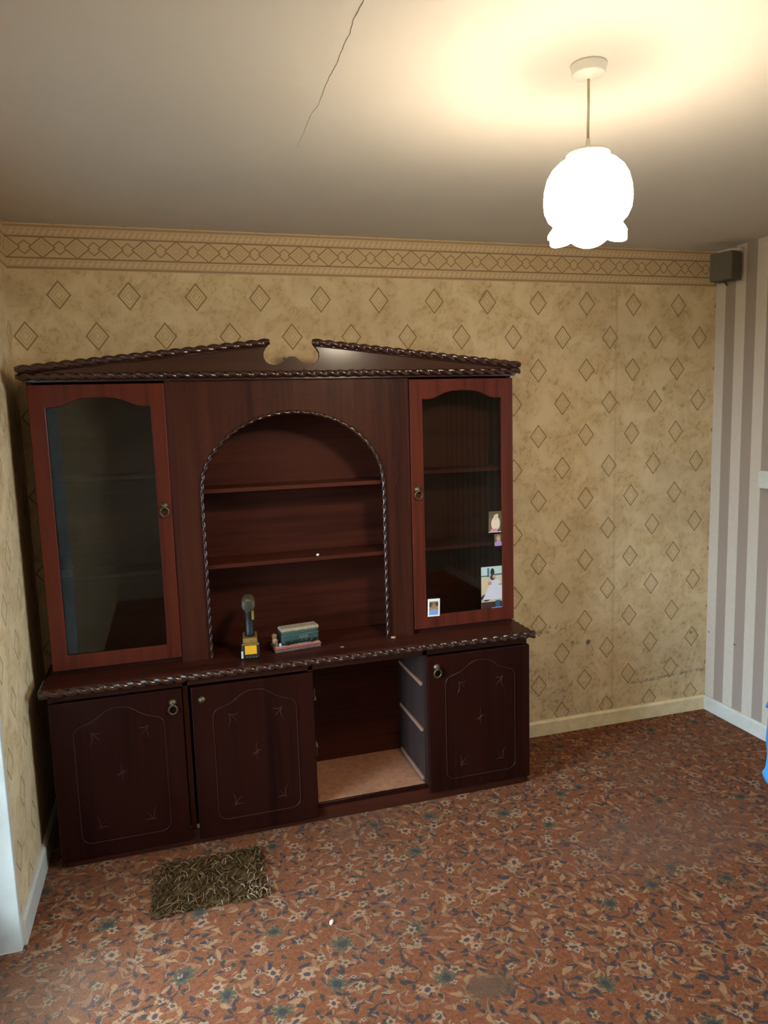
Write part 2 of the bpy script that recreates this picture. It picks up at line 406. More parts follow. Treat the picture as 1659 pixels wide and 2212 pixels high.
def tube(pts, rad, sides=8, bm=None, lobes=0, pitch=0.1, amp=0.2, ref=(0, -1, 0), squash=1.0, cap=True):
    bm = bm or bmesh.new(); pts = [Vector(p) for p in pts]; n = len(pts); rings = []; s = 0.0
    for i, p in enumerate(pts):
        t = (pts[min(i + 1, n - 1)] - pts[max(i - 1, 0)]).normalized()
        nn = Vector(ref) - t * t.dot(Vector(ref))
        if nn.length < 1e-4: nn = Vector((0, 0, 1)) - t * t.z
        nn.normalize(); bn = t.cross(nn)
        if i: s += (p - pts[i - 1]).length
        r = rad(i / max(1, n - 1)) if callable(rad) else rad
        ring = []
        for k in range(sides):
            th = 2 * math.pi * k / sides
            rr = r * (1 + amp * (abs(math.cos(lobes * 0.5 * (th - 2 * math.pi * s / pitch))) * 2 - 1.3)) if lobes else r
            ring.append(bm.verts.new(p + nn * (math.cos(th) * rr * squash) + bn * (math.sin(th) * rr)))
        rings.append(ring)
    for a, b in zip(rings, rings[1:]):
        for k in range(sides): bm.faces.new((a[k], a[(k + 1) % sides], b[(k + 1) % sides], b[k]))
    if cap:
        bm.faces.new(rings[0][::-1]); bm.faces.new(rings[-1])
    return bm
def rope(path, R, spacing, sides=14, amp=0.30):
    pts = resample(path, spacing / 9)
    return tube(pts, R, sides, None, 2, spacing * 2, amp)
def lathe(profile, seg=32, cx=0, cy=0, bm=None, axis='z'):
    bm = bm or bmesh.new(); rings = []
    for r, z in profile:
        if r < 1e-6:
            rings.append([bm.verts.new((cx, cy, z) if axis == 'z' else (cx, z, cy))]); continue
        ring = []
        for k in range(seg):
            a = 2 * math.pi * k / seg; u, v = r * math.cos(a), r * math.sin(a)
            ring.append(bm.verts.new((cx + u, cy + v, z) if axis == 'z' else (cx + u, z, cy + v)))
        rings.append(ring)
    for a, b in zip(rings, rings[1:]):
        if len(a) == 1 and len(b) == 1: continue
        for k in range(seg):
            k2 = (k + 1) % seg
            if len(a) == 1: bm.faces.new((a[0], b[k], b[k2]))
            elif len(b) == 1: bm.faces.new((a[k], b[0], a[k2]))
            else: bm.faces.new((a[k], a[k2], b[k2], b[k]))
    return bm
def stroke(bm, p0, p1, bend, r, y, up=1):          # tapered carved cut between two x,z points
    a, b = Vector((p0[0], p0[1])), Vector((p1[0], p1[1])); d = b - a; nrm = Vector((-d.y, d.x)) * bend
    pts = []
    for i in range(9):
        t = i / 8; q = a + d * t + nrm * (4 * t * (1 - t)); pts.append((q.x, y, q.y))
    tube(pts, lambda t: r * (0.15 + 0.85 * math.sin(math.pi * min(1, max(0, 0.04 + t * 0.92))) ** 0.8), 6, bm)
    return bm

ST = dict(kind='structure')
# ------------------------------------------------------------------ the room
obj('floor', box(-0.9, W + 0.12, YR - 0.1, 0.12, -0.06, 0.0), 'carpet', label='worn red and navy floral patterned carpet covering the floor', category='floor', **ST)
ceil = obj('ceiling', box(-0.9, W + 0.12, YR - 0.1, 0.12, H, H + 0.08), 'ceiling', label='off-white plaster ceiling with a long hairline crack', category='ceiling', **ST)
wall_back = obj('wall_back', box(-0.12, W + 0.12, 0.0, 0.1, 0.0, H), 'paper_back', label='back wall in gold wallpaper printed with rows of diamonds', category='wall', **ST)
bm = box(-0.12, 0.0, DY0, 0.0, 0.0, H); add_box(bm, -0.12, 0.0, DY1, DY0, DH, H); add_box(bm, -0.12, 0.0, YR, DY1, 0.0, H)
obj('wall_left', bm, 'paper_left', label='left wall in gold diamond wallpaper ending at the doorway', category='wall', **ST)
bm = box(W, W + 0.1, RY1, 0.0, 0.0, H); add_box(bm, W, W + 0.1, YR, RY0, 0.0, H); add_box(bm, W, W + 0.1, RY0, RY1, 0.0, RZ0); add_box(bm, W, W + 0.1, RY0, RY1, RZ1, H)
obj('wall_right', bm, 'stripes', label='right wall in beige and brown vertically striped wallpaper', category='wall', **ST)
obj('wall_rear', box(-0.12, W + 0.1, YR - 0.1, YR, 0.0, H), 'rear', label='plain beige rear wall of the room', category='wall', **ST)
# crack in the ceiling joint
cr = [(0.952, -1.76), (0.952, -1.714), (0.950, -1.669), (0.956, -1.617), (0.954, -1.568), (0.956, -1.524), (0.957, -1.481), (0.955, -1.42), (0.956, -1.377), (0.958, -1.327), (0.960, -1.266), (0.954, -1.222), (0.954, -1.156), (0.957, -1.076), (0.955, -1.02), (0.959, -0.953)]
pts = []
for (a, b) in zip(cr, cr[1:]):
    for t in (0, 0.33, 0.66): pts.append((a[0] + (b[0] - a[0]) * t + random.uniform(-.0012, .0012), a[1] + (b[1] - a[1]) * t, H - 0.0002))
obj('crack', tube(pts, lambda t: 0.0011 * (1.0 - 0.7 * t), 6), 'crack', ceil)
# wallpaper border, skirting
obj('trim_1', box(0.0, W - 0.001, -0.0012, 0.0, 2.228, H - 0.002), 'border_back', wall_back)
bl = obj('trim_2', box(0.0, 0.0012, DY0 + 0.0, -0.0012, 2.228, H - 0.002), 'border_left', label='diamond wallpaper border along the top of the left wall', category='border', **ST)
def skirting(name, bm, mat, label):
    obj(name, bm, mat, label=label, category='skirting board', **ST)
bm = prism([(0, 0), (-0.016, 0), (-0.016, 0.066), (-0.006, 0.078), (0, 0.078)], 0, 1)     # profile in local x,z
def run(profile_h, x0, x1):
    b = bmesh.new(); pr = [(0.0, 0.0), (-0.016, 0.0), (-0.016, profile_h - 0.010), (-0.008, profile_h), (0.0, profile_h)]
    a = [b.verts.new((x0, y, z)) for y, z in pr]; c = [b.verts.new((x1, y, z)) for y, z in pr]; n = len(pr)
    b.faces.new(a); b.faces.new(c[::-1])
    for i in range(n): b.faces.new((a[i], a[(i + 1) % n], c[(i + 1) % n], c[i]))
    return b
bm.free()
skirting('baseboard_back', run(0.076, 0.0, W - 0.001), 'cream', 'cream skirting board along the diamond-papered back wall')
b = run(0.076, 0.0, -YR); b.transform(Matrix.Rotation(-math.pi / 2, 4, 'Z') @ Matrix.Identity(4)); b.transform(Matrix.Translation((W, 0, 0)))
skirting('baseboard_right', b, 'white', 'white skirting board along the striped right wall')
b = run(0.090, 0.0, -DY0); b.transform(Matrix.Rotation(math.pi / 2, 4, 'Z')); b.transform(Matrix.Translation((0.0, DY0, 0)))
skirting('baseboard_left', b, 'white', 'short white skirting board between cabinet and doorway')
# doorway
dr = empty('door_1', (-0.06, DY0, 0), label='white framed glazed door in the left wall', category='door', **ST)
def rel(bm, o): bm.transform(Matrix.Translation(-Vector(o.location))); return bm
obj('door_frame', rel(add_box(add_box(box(-0.125, 0.006, DY0 - 0.028, DY0, 0.0, DH, 0.002), -0.125, 0.006, DY1, DY1 + 0.028, 0.0, DH, 0.002), -0.125, 0.006, DY1, DY0, DH - 0.028, DH, 0.002), dr), 'white', dr)
bm = bmesh.new(); a0, a1 = DY1 + 0.03, DY0 - 0.03
for y0, y1, z0, z1 in ((a0, a0 + .07, .006, DH - .03), (a1 - .07, a1, .006, DH - .03), (a0, a1, .006, .14), (a0, a1, DH - .11, DH - .03)): add_box(bm, -0.120, -0.082, y0, y1, z0, z1)
lf = obj('door_leaf', rel(bm, dr), 'white', dr)
bm = rel(box(-0.103, -0.099, a0 + .06, a1 - .06, .13, DH - .10), dr); obj('pane', bm, 'glass', lf)
obj('door_handle', rel(tube([(-0.082, DY1 + 0.065, 1.0), (-0.045, DY1 + 0.065, 1.0), (-0.040, DY1 + 0.075, 1.0), (-0.040, DY1 + 0.17, 1.0)], 0.008, 10, ref=(0, 0, 1)), dr), 'brass', lf)
# window in the right wall, beside the viewer
wn = empty('window_1', (W + 0.05, (RY0 + RY1) / 2, RZ0), label='white framed window in the striped right wall near the viewer', category='window', **ST)
bm = bmesh.new()
for y0, y1, z0, z1 in ((RY0, RY0 + .045, RZ0, RZ1), (RY1 - .045, RY1, RZ0, RZ1), (RY0, RY1, RZ0, RZ0 + .045), (RY0, RY1, RZ1 - .045, RZ1)): add_box(bm, W + .035, W + .085, y0, y1, z0, z1)
obj('window_frame', rel(bm, wn), 'white', wn)
obj('pane', rel(box(W + .058, W + .062, RY0 + .04, RY1 - .04, RZ0 + .04, RZ1 - .04), wn), 'glass', wn)
obj('window_sill', rel(box(W - 0.09, W + 0.03, RY0 - .04, RY1 + .04, RZ0 - .028, RZ0, 0.004), wn), 'white', wn)
obj('ground', box(-40, 44, -44, 40, -0.40, -0.32), 'grass', label='dull ground outside the house', category='ground', **ST)

# ------------------------------------------------------------------ sideboard (lower unit)
SX0, SX1, SYF, ZT = 0.070, 1.977, -0.405, 0.700     # carcass
sb = empty('sideboard', (1.0235, -0.2, 0.0), label='long dark mahogany sideboard with three carved doors and an open bay', category='sideboard')
def part(name, bm, mat, parent=sb, **k): return obj(name, rel_to(bm, parent), mat, parent, **k)
def wloc(o):
    v = Vector(o.location)
    while o.parent: o = o.parent; v += Vector(o.location)
    return v
def rel_to(bm, o): bm.transform(Matrix.Translation(-wloc(o))); return bm
YB = -0.022
for x0, x1 in ((SX0, SX0 + .018), (SX1 - .018, SX1)): part('side_panel', box(x0, x1, SYF, YB, 0.0, 0.672, 0.001), 'wood_v')
part('divider', box(0.538, 0.556, SYF, YB - .006, 0.062, 0.672), 'wood_v')
part('divider', box(1.018, 1.036, SYF, YB - .006, 0.062, 0.672), 'wood_v')
part('divider', box(1.500, 1.518, SYF, YB - .006, 0.062, 0.672), 'wood_in')
part('back_panel', box(SX0 + .018, SX1 - .018, YB - .028, YB - .022, 0.062, 0.672), 'wood_back')
part('bottom_panel', box(SX0 + .018, SX1 - .018, SYF + 0.004, YB - .022, 0.060, 0.076), 'wood_floor')
part('edge_strip', box(1.036, 1.500, SYF - 0.006, SYF + .004, 0.058, 0.077, .001), 'wood_low')
part('plinth', box(SX0 + .018, SX1 - .018, SYF - 0.002, SYF + .016, 0.0, 0.060), 'wood_h')
part('top_rail', box(SX0 + .018, SX1 - .018, SYF, SYF + .018, 0.640, 0.672), 'wood_h')
wt = part('worktop', box(0.058, 1.989, -0.440, YB, 0.672, ZT, 0.004, 2), 'wood_h')
wt_path = [(0.056, YB - .004, 0.685), (0.056, -0.438, 0.685), (1.991, -0.438, 0.685), (1.991, YB - .004, 0.685)]
part('rope_edging', rope([(0.050, -0.438, 0.683), (1.997, -0.438, 0.683)], 0.0142, 0.047), 'rope', wt, smooth=True)
for xx in (0.057, 1.990):
    part('rope_edging', rope([(xx, -0.436, 0.683), (xx, YB - .004, 0.683)], 0.0135, 0.047), 'rope', wt, smooth=True)
# drawer runners and hinge plates in the open bay
for z in (0.516, 0.315, 0.100):
    part('drawer_runner', box(1.4885, 1.500, SYF + 0.006, -0.10, z - .008, z + .008, 0.002), 'runner')
    part('drawer_runner', box(1.036, 1.0475, SYF + 0.006, -0.10, z - .008, z + .008, 0.002), 'runner')
YD0, YD1 = -0.428, -0.409
def groove_outline(cx, hw, zb=0.090, zs=0.505, zp=0.600, rc=0.035):
    """panel outline: rounded lower corners, shouldered ogee top"""
    pts = []
    for i in range(7):
        a = math.pi + i / 6 * math.pi / 2; pts.append((cx - hw + rc + rc * math.cos(a), zb + rc + rc * math.sin(a)))
    for i in range(7):
        a = 1.5 * math.pi + i / 6 * math.pi / 2; pts.append((cx + hw - rc + rc * math.cos(a), zb + rc + rc * math.sin(a)))
    top = [(1.0, 0.0), (0.99, 0.16), (0.955, 0.28), (0.90, 0.37), (0.80, 0.43), (0.68, 0.49), (0.56, 0.57), (0.45, 0.69), (0.35, 0.82), (0.24, 0.93), (0.12, 0.985), (0.0, 1.0)]
    for f, h in top: pts.append((cx + hw * f, zs + (zp - zs) * h))
    for f, h in top[-2::-1]: pts.append((cx - hw * f, zs + (zp - zs) * h))
    return pts
def handle(parent, x, z, yf, ring=True):
    bm = lathe([(0.0, yf - 0.010), (0.006, yf - 0.009), (0.010, yf - 0.005), (0.0145, yf - 0.002), (0.015, yf)], 16, x, z, None, 'y')
    if ring:
        pts = []
        for i in range(21):
            a = math.pi / 2 + 2 * math.pi * i / 20
            pts.append((x + 0.0155 * math.cos(a), yf - 0.009 - 0.002 * math.sin(a), z - 0.024 + 0.0175 * math.sin(a)))
        tube(pts, 0.0042, 8, bm, cap=False)
        add_box(bm, x - .004, x + .004, yf - .016, yf - .006, z - .010, z + .002, .001)
    return part('handle', bm, 'brass', parent, smooth=True, label='aged brass ring pull' if ring else 'aged brass boss with its ring missing')
def base_door(x0, x1, z0, z1, hx, hz, ring, glow=1.0):
    cx, hw = (x0 + x1) / 2, (x1 - x0) / 2
    d = empty('door_root', (0, 0, 0)); bpy.data.objects.remove(d)
    bmd = box(x0, x1, YD0, YD1, z0, z1, 0.004, 2)
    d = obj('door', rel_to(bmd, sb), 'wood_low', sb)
    ol = groove_outline(cx + 0.003, hw * 0.685)
    path = [(x, YD0 - 0.0002, z) for x, z in ol]; path.append(path[0]); path.append(path[1])
    part('groove_glint', tube(resample(path, 0.02), 0.0024, 8, cap=False), 'bead_glint', d, smooth=True)  # lighter line stands in for the light caught by the groove's bevel
    y = YD0 - 0.0002; k = hw * 0.685
    def spray(px, pz, sx, sz):
        bmk = bmesh.new()
        stroke(bmk, (px, pz), (px - sx * .036, pz - sz * .003), 0.16 * sx * sz, 0.0019, y)
        stroke(bmk, (px, pz), (px + sx * .004, pz - sz * .052), -0.14 * sx * sz, 0.0019, y)
        stroke(bmk, (px, pz), (px - sx * .030, pz - sz * .036), 0.05, 0.0013, y)
        part('corner_carving', bmk, 'carve', d, smooth=True)
    spray(cx + k * .66, 0.517, 1, 1); spray(cx - k * .62, 0.517, -1, 1)
    spray(cx + k * .68, 0.140, 1, -1); spray(cx - k * .60, 0.140, -1, -1)
    bmk = bmesh.new()
    for a, L in ((90, .040), (270, .032), (20, .020), (200, .022), (50, .014), (230, .020), (130, .008), (320, .010)):
        r = math.radians(a); stroke(bmk, (cx, 0.347), (cx + L * math.cos(r), 0.347 + L * math.sin(r)), 0.02, 0.0014, y)
    part('star_carving', bmk, 'carve', d, smooth=True)
    handle(d, hx, hz, YD0, ring)
    return d
base_door(0.072, 0.534, 0.030, 0.640, 0.499, 0.588, True)
base_door(0.566, 1.034, 0.026, 0.636, 0.605, 0.584, False)
base_door(1.514, 1.979, 0.040, 0.638, 1.554, 0.590, True)
for z in (0.54, 0.30):
    part('hinge_plate', box(1.036, 1.043, -0.408, -0.385, z - .02, z + .02, .001), 'brass')

# ------------------------------------------------------------------ display hutch (upper unit)
HX0, HX1, HYF, HZ1 = 0.076, 1.966, -0.286, 1.782
hu = empty('display_hutch', (1.021, -0.2, ZT), label='dark mahogany display hutch with arched niche and two glazed doors', category='display cabinet')
hp = lambda name, bm, mat, parent=hu, **k: part(name, bm, mat, parent, **k)
for x0, x1 in ((HX0, HX0 + .018), (HX1 - .018, HX1)): hp('side_panel', box(x0, x1, HYF, -0.030, ZT, HZ1), 'wood_v')
hp('divider', box(0.546, 0.562, HYF, -0.092, ZT, HZ1), 'wood_in'); hp('divider', box(1.484, 1.500, HYF, -0.092, ZT, HZ1), 'wood_in')
hp('back_panel', box(HX0 + .018, HX1 - .018, -0.090, -0.084, ZT, HZ1), 'wood_back')
hp('top_panel', box(HX0, HX1, HYF, -0.030, HZ1, HZ1 + .016), 'wood_h')
for x0, x1, zs in ((0.562, 1.484, (1.050, 1.350)), (HX0 + .018, 0.546, (1.050, 1.420)), (1.500, HX1 - .018, (1.050, 1.380))):
    for z in zs: hp('shelf', box(x0, x1, -0.268, -0.092, z, z + .016, .001), 'wood_back')
for x0, x1 in ((HX0 + .018, 0.546), (1.500, HX1 - .018)): hp('base_rail', box(x0, x1, HYF + .004, HYF + .02, ZT, ZT + .03), 'wood_h')
# arched centre panel
ACX, AHW, AZS, AB = 1.020, 0.3675, 1.345, 0.314
inner = [(ACX - AHW, ZT), (ACX - AHW, 1.02)]
NA = 36
for i in range(NA + 1):
    a = math.pi - math.pi * i / NA; inner.append((ACX + AHW * math.cos(a), AZS + AB * math.sin(a)))
inner += [(ACX + AHW, 1.02), (ACX + AHW, ZT)]
PX0, PX1 = 0.546, 1.500
outer = []
for (x, z) in inner:
    if z <= AZS + 1e-6: outer.append((PX0 if x < ACX else PX1, z))
    else:
        dx, dz = x - ACX, z - AZS
        t = min((PX1 - ACX) / abs(dx) if abs(dx) > 1e-6 else 9e9, (HZ1 - AZS) / dz)
        outer.append((ACX + dx * t, AZS + dz * t))
for i in range(len(outer)):                        # put two samples exactly into the top corners
    pass
ci = min(range(len(outer)), key=lambda i: (outer[i][0] - PX0) ** 2 + (outer[i][1] - HZ1) ** 2); outer[ci] = (PX0, HZ1)
ci = min(range(len(outer)), key=lambda i: (outer[i][0] - PX1) ** 2 + (outer[i][1] - HZ1) ** 2); outer[ci] = (PX1, HZ1)
YA0, YA1 = -0.300, -0.286
ap = obj('arch_panel', rel_to(strip_solid(outer, inner, YA0, YA1, False), hu), 'wood_v', hu)
rp = [(x + (0.004 if x < ACX - .36 else -0.004 if x > ACX + .36 else 0), YA0 - 0.001, z - (0.004 if z > 1.4 else 0)) for x, z in inner]
part('rope_trim', rope(rp, 0.0075, 0.037, 10), 'rope', ap, smooth=True)
y = YA0
def vine(mt, pts, leaves):
    bm_ = bmesh.new()
    tube([(x, y, z) for x, z in pts], lambda t: 0.0011 * (1.1 - 0.6 * t), 6, bm_)
    part('vine_carving', bm_, mt, ap, smooth=True)
    for p0, p1, b in leaves: part('leaf_carving', stroke(bmesh.new(), p0, p1, b, 0.0017, y), mt, ap, smooth=True)
for sgn, bm_ in ((-1, 'carve_dark'), (1, 'carve')):
    X = lambda d: ACX + sgn * d
    vine(bm_, [(X(.045), 1.722), (X(.09), 1.718), (X(.14), 1.705), (X(.19), 1.684), (X(.24), 1.655), (X(.29), 1.630), (X(.31), 1.627)],
         [((X(.082), 1.723), (X(.070), 1.752), .12 * sgn), ((X(.165), 1.703), (X(.152), 1.747), .10 * sgn), ((X(.115), 1.710), (X(.075), 1.700), -.2 * sgn), ((X(.20), 1.678), (X(.16), 1.664), -.2 * sgn), ((X(.245), 1.652), (X(.252), 1.700), .1 * sgn), ((X(.265), 1.640), (X(.225), 1.622), -.15 * sgn)])
    vine(bm_, [(X(.390), 1.712), (X(.365), 1.698), (X(.342), 1.678), (X(.330), 1.655), (X(.325), 1.640)],
         [((X(.345), 1.680), (X(.385), 1.672), -.15 * sgn), ((X(.330), 1.655), (X(.372), 1.640), -.15 * sgn), ((X(.30), 1.60), (X(.262), 1.585), .2 * sgn), ((X(.345), 1.56), (X(.31), 1.555), .15 * sgn), ((X(.385), 1.51), (X(.36), 1.505), .15 * sgn)])
    vine(bm_, [(X(.420), 1.486), (X(.405), 1.472), (X(.395), 1.455), (X(.390), 1.42)],
         [((X(.395), 1.455), (X(.418), 1.448), .2 * sgn), ((X(.450), 1.398), (X(.420), 1.378), -.2 * sgn), ((X(.420), 1.378), (X(.412), 1.345), .1 * sgn)])
# glazed doors
def glazed_door(x0, x1, hx, hz):
    z0, z1 = 0.722, 1.774; ya, yb = -0.308, -0.288
    ix0, ix1, iz0, iz1, pk = x0 + .055, x1 - .052, 0.777, 1.692, 1.726
    N = 24; inn, out = [], []
    inn += [(ix0, iz0), ((ix0 + ix1) / 2, iz0), (ix1, iz0), (ix1, (iz0 + iz1) / 2)]
    out += [(x0, z0), ((x0 + x1) / 2, z0), (x1, z0), (x1, (iz0 + iz1) / 2)]
    top = [(1.0, 0.0), (0.86, 0.0), (0.72, 0.10), (0.60, 0.38), (0.46, 0.70), (0.30, 0.92), (0.15, 0.99), (0, 1.0)]
    full = top + [(-f, h) for f, h in top[-2::-1]]
    cx, hw = (ix0 + ix1) / 2, (ix1 - ix0) / 2
    for i, (f, h) in enumerate(full):
        inn.append((cx + hw * f, iz1 + (pk - iz1) * h))
        out.append((x1 if i == 0 else x0 if i == len(full) - 1 else (x0 + x1) / 2 + (x1 - x0) / 2 * f, z1))
    inn.append((ix0, (iz0 + iz1) / 2)); out.append((x0, (iz0 + iz1) / 2))
    bm = strip_solid(out, inn, ya, yb, True)
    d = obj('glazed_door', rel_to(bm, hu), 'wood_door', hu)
    md = d.modifiers.new('bevel', 'BEVEL'); md.width = 0.003; md.segments = 2; md.limit_method = 'ANGLE'; md.angle_limit = 0.9
    part('glass_pane', box(ix0 - .008, ix1 + .008, -0.2975, -0.2945, iz0 - .008, pk + .004), 'glass', d)
    handle(d, hx, hz, ya, True)
    return d
glazed_door(0.080, 0.544, 0.517, 1.318); glazed_door(1.503, 1.966, 1.531, 1.322)
# cornice and broken pediment
cor = hp('cornice', prism([(0.070, 1.782), (1.972, 1.782), (1.975, 1.790), (0.067, 1.790)], -0.318, -0.030), 'rope')
part('rope_moulding', rope([(0.052, -0.322, 1.802), (1.990, -0.322, 1.802)], 0.0125, 0.047), 'rope', cor, smooth=True)
part('cornice_shelf', box(0.058, 1.984, -0.316, -0.030, 1.790, 1.812, .002), 'rope', cor)
def rake(x, s):  # top line of pediment
    return 1.822 + (1.918 - 1.822) * ((x - 0.06) / (0.935 - 0.06) if s < 0 else (1.982 - x) / (1.982 - 1.108))
pts = [(0.060, 1.812), (1.982, 1.812), (1.982, 1.822), (1.108, 1.916)]
notch_r = [(1.112, 1.908), (1.122, 1.897), (1.131, 1.880), (1.131, 1.862), (1.124, 1.848), (1.110, 1.838), (1.092, 1.835), (1.074, 1.838), (1.058, 1.847), (1.044, 1.860), (1.034, 1.866)]
notch_l = [(2 * 1.0235 - x, z) for x, z in notch_r[::-1]]
pts += notch_r + notch_l + [(0.939, 1.916), (0.060, 1.822)]
ped = hp('pediment', prism(pts, -0.328, -0.304), 'pediment')
for p0, p1 in (((0.052, 1.826), (0.940, 1.921)), ((1.990, 1.826), (1.106, 1.921))):
    part('rope_moulding', rope([(p0[0], -0.326, p0[1]), (p1[0], -0.326, p1[1])], 0.0125, 0.047), 'rope', ped, smooth=True)
    dx = 0.004 if p0[0] < 1 else -0.004
    part('fillet', tube([(p0[0] + dx * 3, -0.330, p0[1] - .015), (p1[0] - dx * 2, -0.330, p1[1] - .015)], 0.003, 8), 'bead_glint', ped, smooth=True)

# ------------------------------------------------------------------ photographs on the right-hand glass
def photo(name, x0, x1, z0, z1, shapes, base, label, tilt=0.0, y=-0.2985, border=None):
    w, h = x1 - x0, z1 - z0
    g = G(name + '_print'); ox, oy, oz = g.sep(g.objco()); u = ox / w + 0.5; v = oz / h + 0.5
    n = g.noise(g.objco(), 160, 3); c = g.mix(n, tuple(k * .8 for k in base), tuple(min(1, k * 1.2) for k in base))
    for kind, cx, cz, rx, rz, colr in shapes:
        if kind == 'e':
            q = g.m('SQRT', (u - cx) * (u - cx) * (1 / rx ** 2) + (v - cz) * (v - cz) * (1 / rz ** 2)); mk = g.step(q, 1.08, 0.88)
        elif kind == 't':                           # dress: widens downwards
            ww = rx * (0.45 + (cz + rz - v) * (0.65 / rz)); mk = g.step(abs(u - cx) - ww, 0.02, -0.02) * g.step(abs(v - cz), rz * 1.02, rz * .96)
        else:
            mk = g.step(abs(u - cx), rx * 1.04, rx * 0.96) * g.step(abs(v - cz), rz * 1.04, rz * .96)
        c = g.mix(mk, c, colr)
    if border:
        ins = g.step(abs(u - 0.5), border[0] + .012, border[0] - .012) * g.step(abs(v - border[2]), border[1] + .012, border[1] - .012)
        c = g.mix(ins, border[3], c)
    m = g.fin(c, 0.28)
    o = obj(name, box(-w / 2, w / 2, -0.0004, 0.0004, -h / 2, h / 2), m, None, ((x0 + x1) / 2, y, (z0 + z1) / 2), label=label, category='photograph', group='photographs stuck on the glazed door')
    o.rotation_euler = (0, tilt, 0)
    return o
photo('photograph', 1.853, 1.9135, 1.114, 1.206, [('e', .5, .86, .6, .2, (.10, .085, .04)), ('e', .55, .42, .34, .34, (.72, .62, .50)), ('e', .36, .40, .16, .22, (.80, .58, .44)), ('e', .52, .70, .15, .14, (.75, .48, .34)), ('e', .62, .80, .14, .08, (.70, .50, .28)), ('r', .42, .08, .26, .09, (.62, .22, .30)), ('r', .5, .015, .5, .015, (.75, .72, .66))], (.13, .105, .05),
      'small photograph of two people hugging, topmost of those on the glass', 0.02)
photo('photograph', 1.879, 1.9135, 1.053, 1.106, [('e', .55, .62, .30, .30, (.45, .22, .14)), ('e', .60, .55, .20, .20, (.62, .34, .25)), ('e', .55, .16, .52, .26, (.42, .25, .55))], (.12, .10, .05),
      'tiny photograph of a head and lilac top, just under the hugging pair', -0.01)
photo('photograph', 1.815, 1.9135, 0.778, 0.964, [('r', .5, .88, .5, .14, (.48, .58, .55)), ('r', .34, .86, .05, .11, (.10, .15, .17)), ('r', .78, .80, .22, .02, (.10, .16, .12)), ('r', .18, .78, .18, .015, (.08, .12, .10)), ('e', .54, .86, .10, .10, (.02, .03, .03)), ('r', .5, .20, .5, .001, (.3, .2, .1)), ('r', .5, .07, .5, .085, (.05, .025, .02)), ('e', .22, .26, .24, .09, (.03, .025, .025)), ('e', .08, .19, .06, .035, (.45, .35, .28)), ('r', .80, .09, .12, .09, (.03, .09, .18)), ('t', .68, .45, .36, .24, (.62, .60, .66)), ('e', .40, .60, .10, .045, (.48, .25, .20)), ('e', .55, .74, .13, .07, (.05, .035, .03)), ('e', .61, .755, .07, .045, (.55, .28, .20)), ('r', .92, .56, .09, .012, (.30, .20, .13)), ('r', .75, .005, .25, .006, (.6, .6, .6))], (.62, .48, .30),
      'largest photograph, a person in a long white dress standing outdoors', 0.0)
photo('photograph', 1.561, 1.616, 0.773, 0.850, [('e', .3, .66, .3, .13, (.05, .06, .03)), ('e', .75, .68, .3, .10, (.06, .05, .02)), ('r', .5, .47, .40, .06, (.42, .22, .09)), ('e', .5, .60, .20, .16, (.25, .13, .06)), ('e', .52, .54, .15, .12, (.40, .17, .09)), ('e', .5, .22, .40, .20, (.20, .32, .62))], (.30, .20, .10),
      'white-bordered photograph of a head and blue top, at the lower left of the glass', 0.03, -0.3095, (.37, .385, .47, (.82, .80, .74)))

# ------------------------------------------------------------------ cordless drill on the worktop
dl = empty('cordless_drill', (0.808, -0.315, ZT), -0.09, label='dusty black and yellow cordless drill standing on its battery', category='drill')
lp = lambda name, bm, mat, parent, **k: obj(name, bm, mat, parent, **k)
lp('motor_housing', lathe([(0.0, -0.055), (0.018, -0.055), (0.0245, -0.050), (0.0260, -0.044), (0.0265, -0.03), (0.0260, 0.03), (0.024, 0.05), (0.019, 0.055), (0.0, 0.055)], 24, 0.0, 0.2145, None, 'y'), 'dust', dl, smooth=True)
bmv = bmesh.new()
for i in range(7): add_box(bmv, -0.016, 0.016, -0.0565, -0.0545, 0.199 + i * .005, 0.2012 + i * .005)
lp('rear_vents', bmv, 'black', dl)
lp('chuck', lathe([(0.021, 0.052), (0.021, 0.065), (0.019, 0.068), (0.018, 0.095), (0.010, 0.105), (0.0, 0.105)], 20, 0.0, 0.2145, None, 'y'), 'black', dl, smooth=True)
bm = bmesh.new(); secs = [(0.078, 0.020, 0.028, 0.0), (0.10, 0.0165, 0.022, 0.002), (0.14, 0.0165, 0.021, 0.006), (0.175, 0.018, 0.024, 0.008), (0.192, 0.022, 0.030, 0.008)]; rings = []
for z, rx, ry, cy in secs:
    rings.append([bm.verts.new((rx * math.copysign(abs(math.cos(a)) ** .7, math.cos(a)), cy + ry * math.copysign(abs(math.sin(a)) ** .7, math.sin(a)), z)) for a in [2 * math.pi * k / 16 for k in range(16)]])
for a, b_ in zip(rings, rings[1:]):
    for k in range(16): bm.faces.new((a[k], a[(k + 1) % 16], b_[(k + 1) % 16], b_[k]))
bm.faces.new(rings[0][::-1]); bm.faces.new(rings[-1])
lp('handle', bm, 'black', dl, smooth=True)
lp('side_grip', box(0.010, 0.0205, -0.022, 0.012, 0.148, 0.186, .003, 2), 'yellow2', dl)
bt = lp('battery', box(-0.036, 0.036, -0.052, 0.060, 0.0, 0.062, 0.007, 2), 'black', dl)
lp('battery_collar', box(-0.0285, 0.0285, -0.045, 0.055, 0.060, 0.082, 0.005, 2), 'yellow2', dl)
lp('battery_rim', box(-0.033, 0.033, -0.054, -0.040, 0.056, 0.063, 0.002), 'yellow2', dl)
lp('sticker', box(-0.0225, 0.0235, -0.0535, -0.0515, 0.020, 0.055, 0.0006), 'yellow', bt)
lp('sticker', box(-0.037, -0.029, -0.0535, -0.046, 0.006, 0.034, 0.0006), 'whitemark', bt)
bmv = bmesh.new()
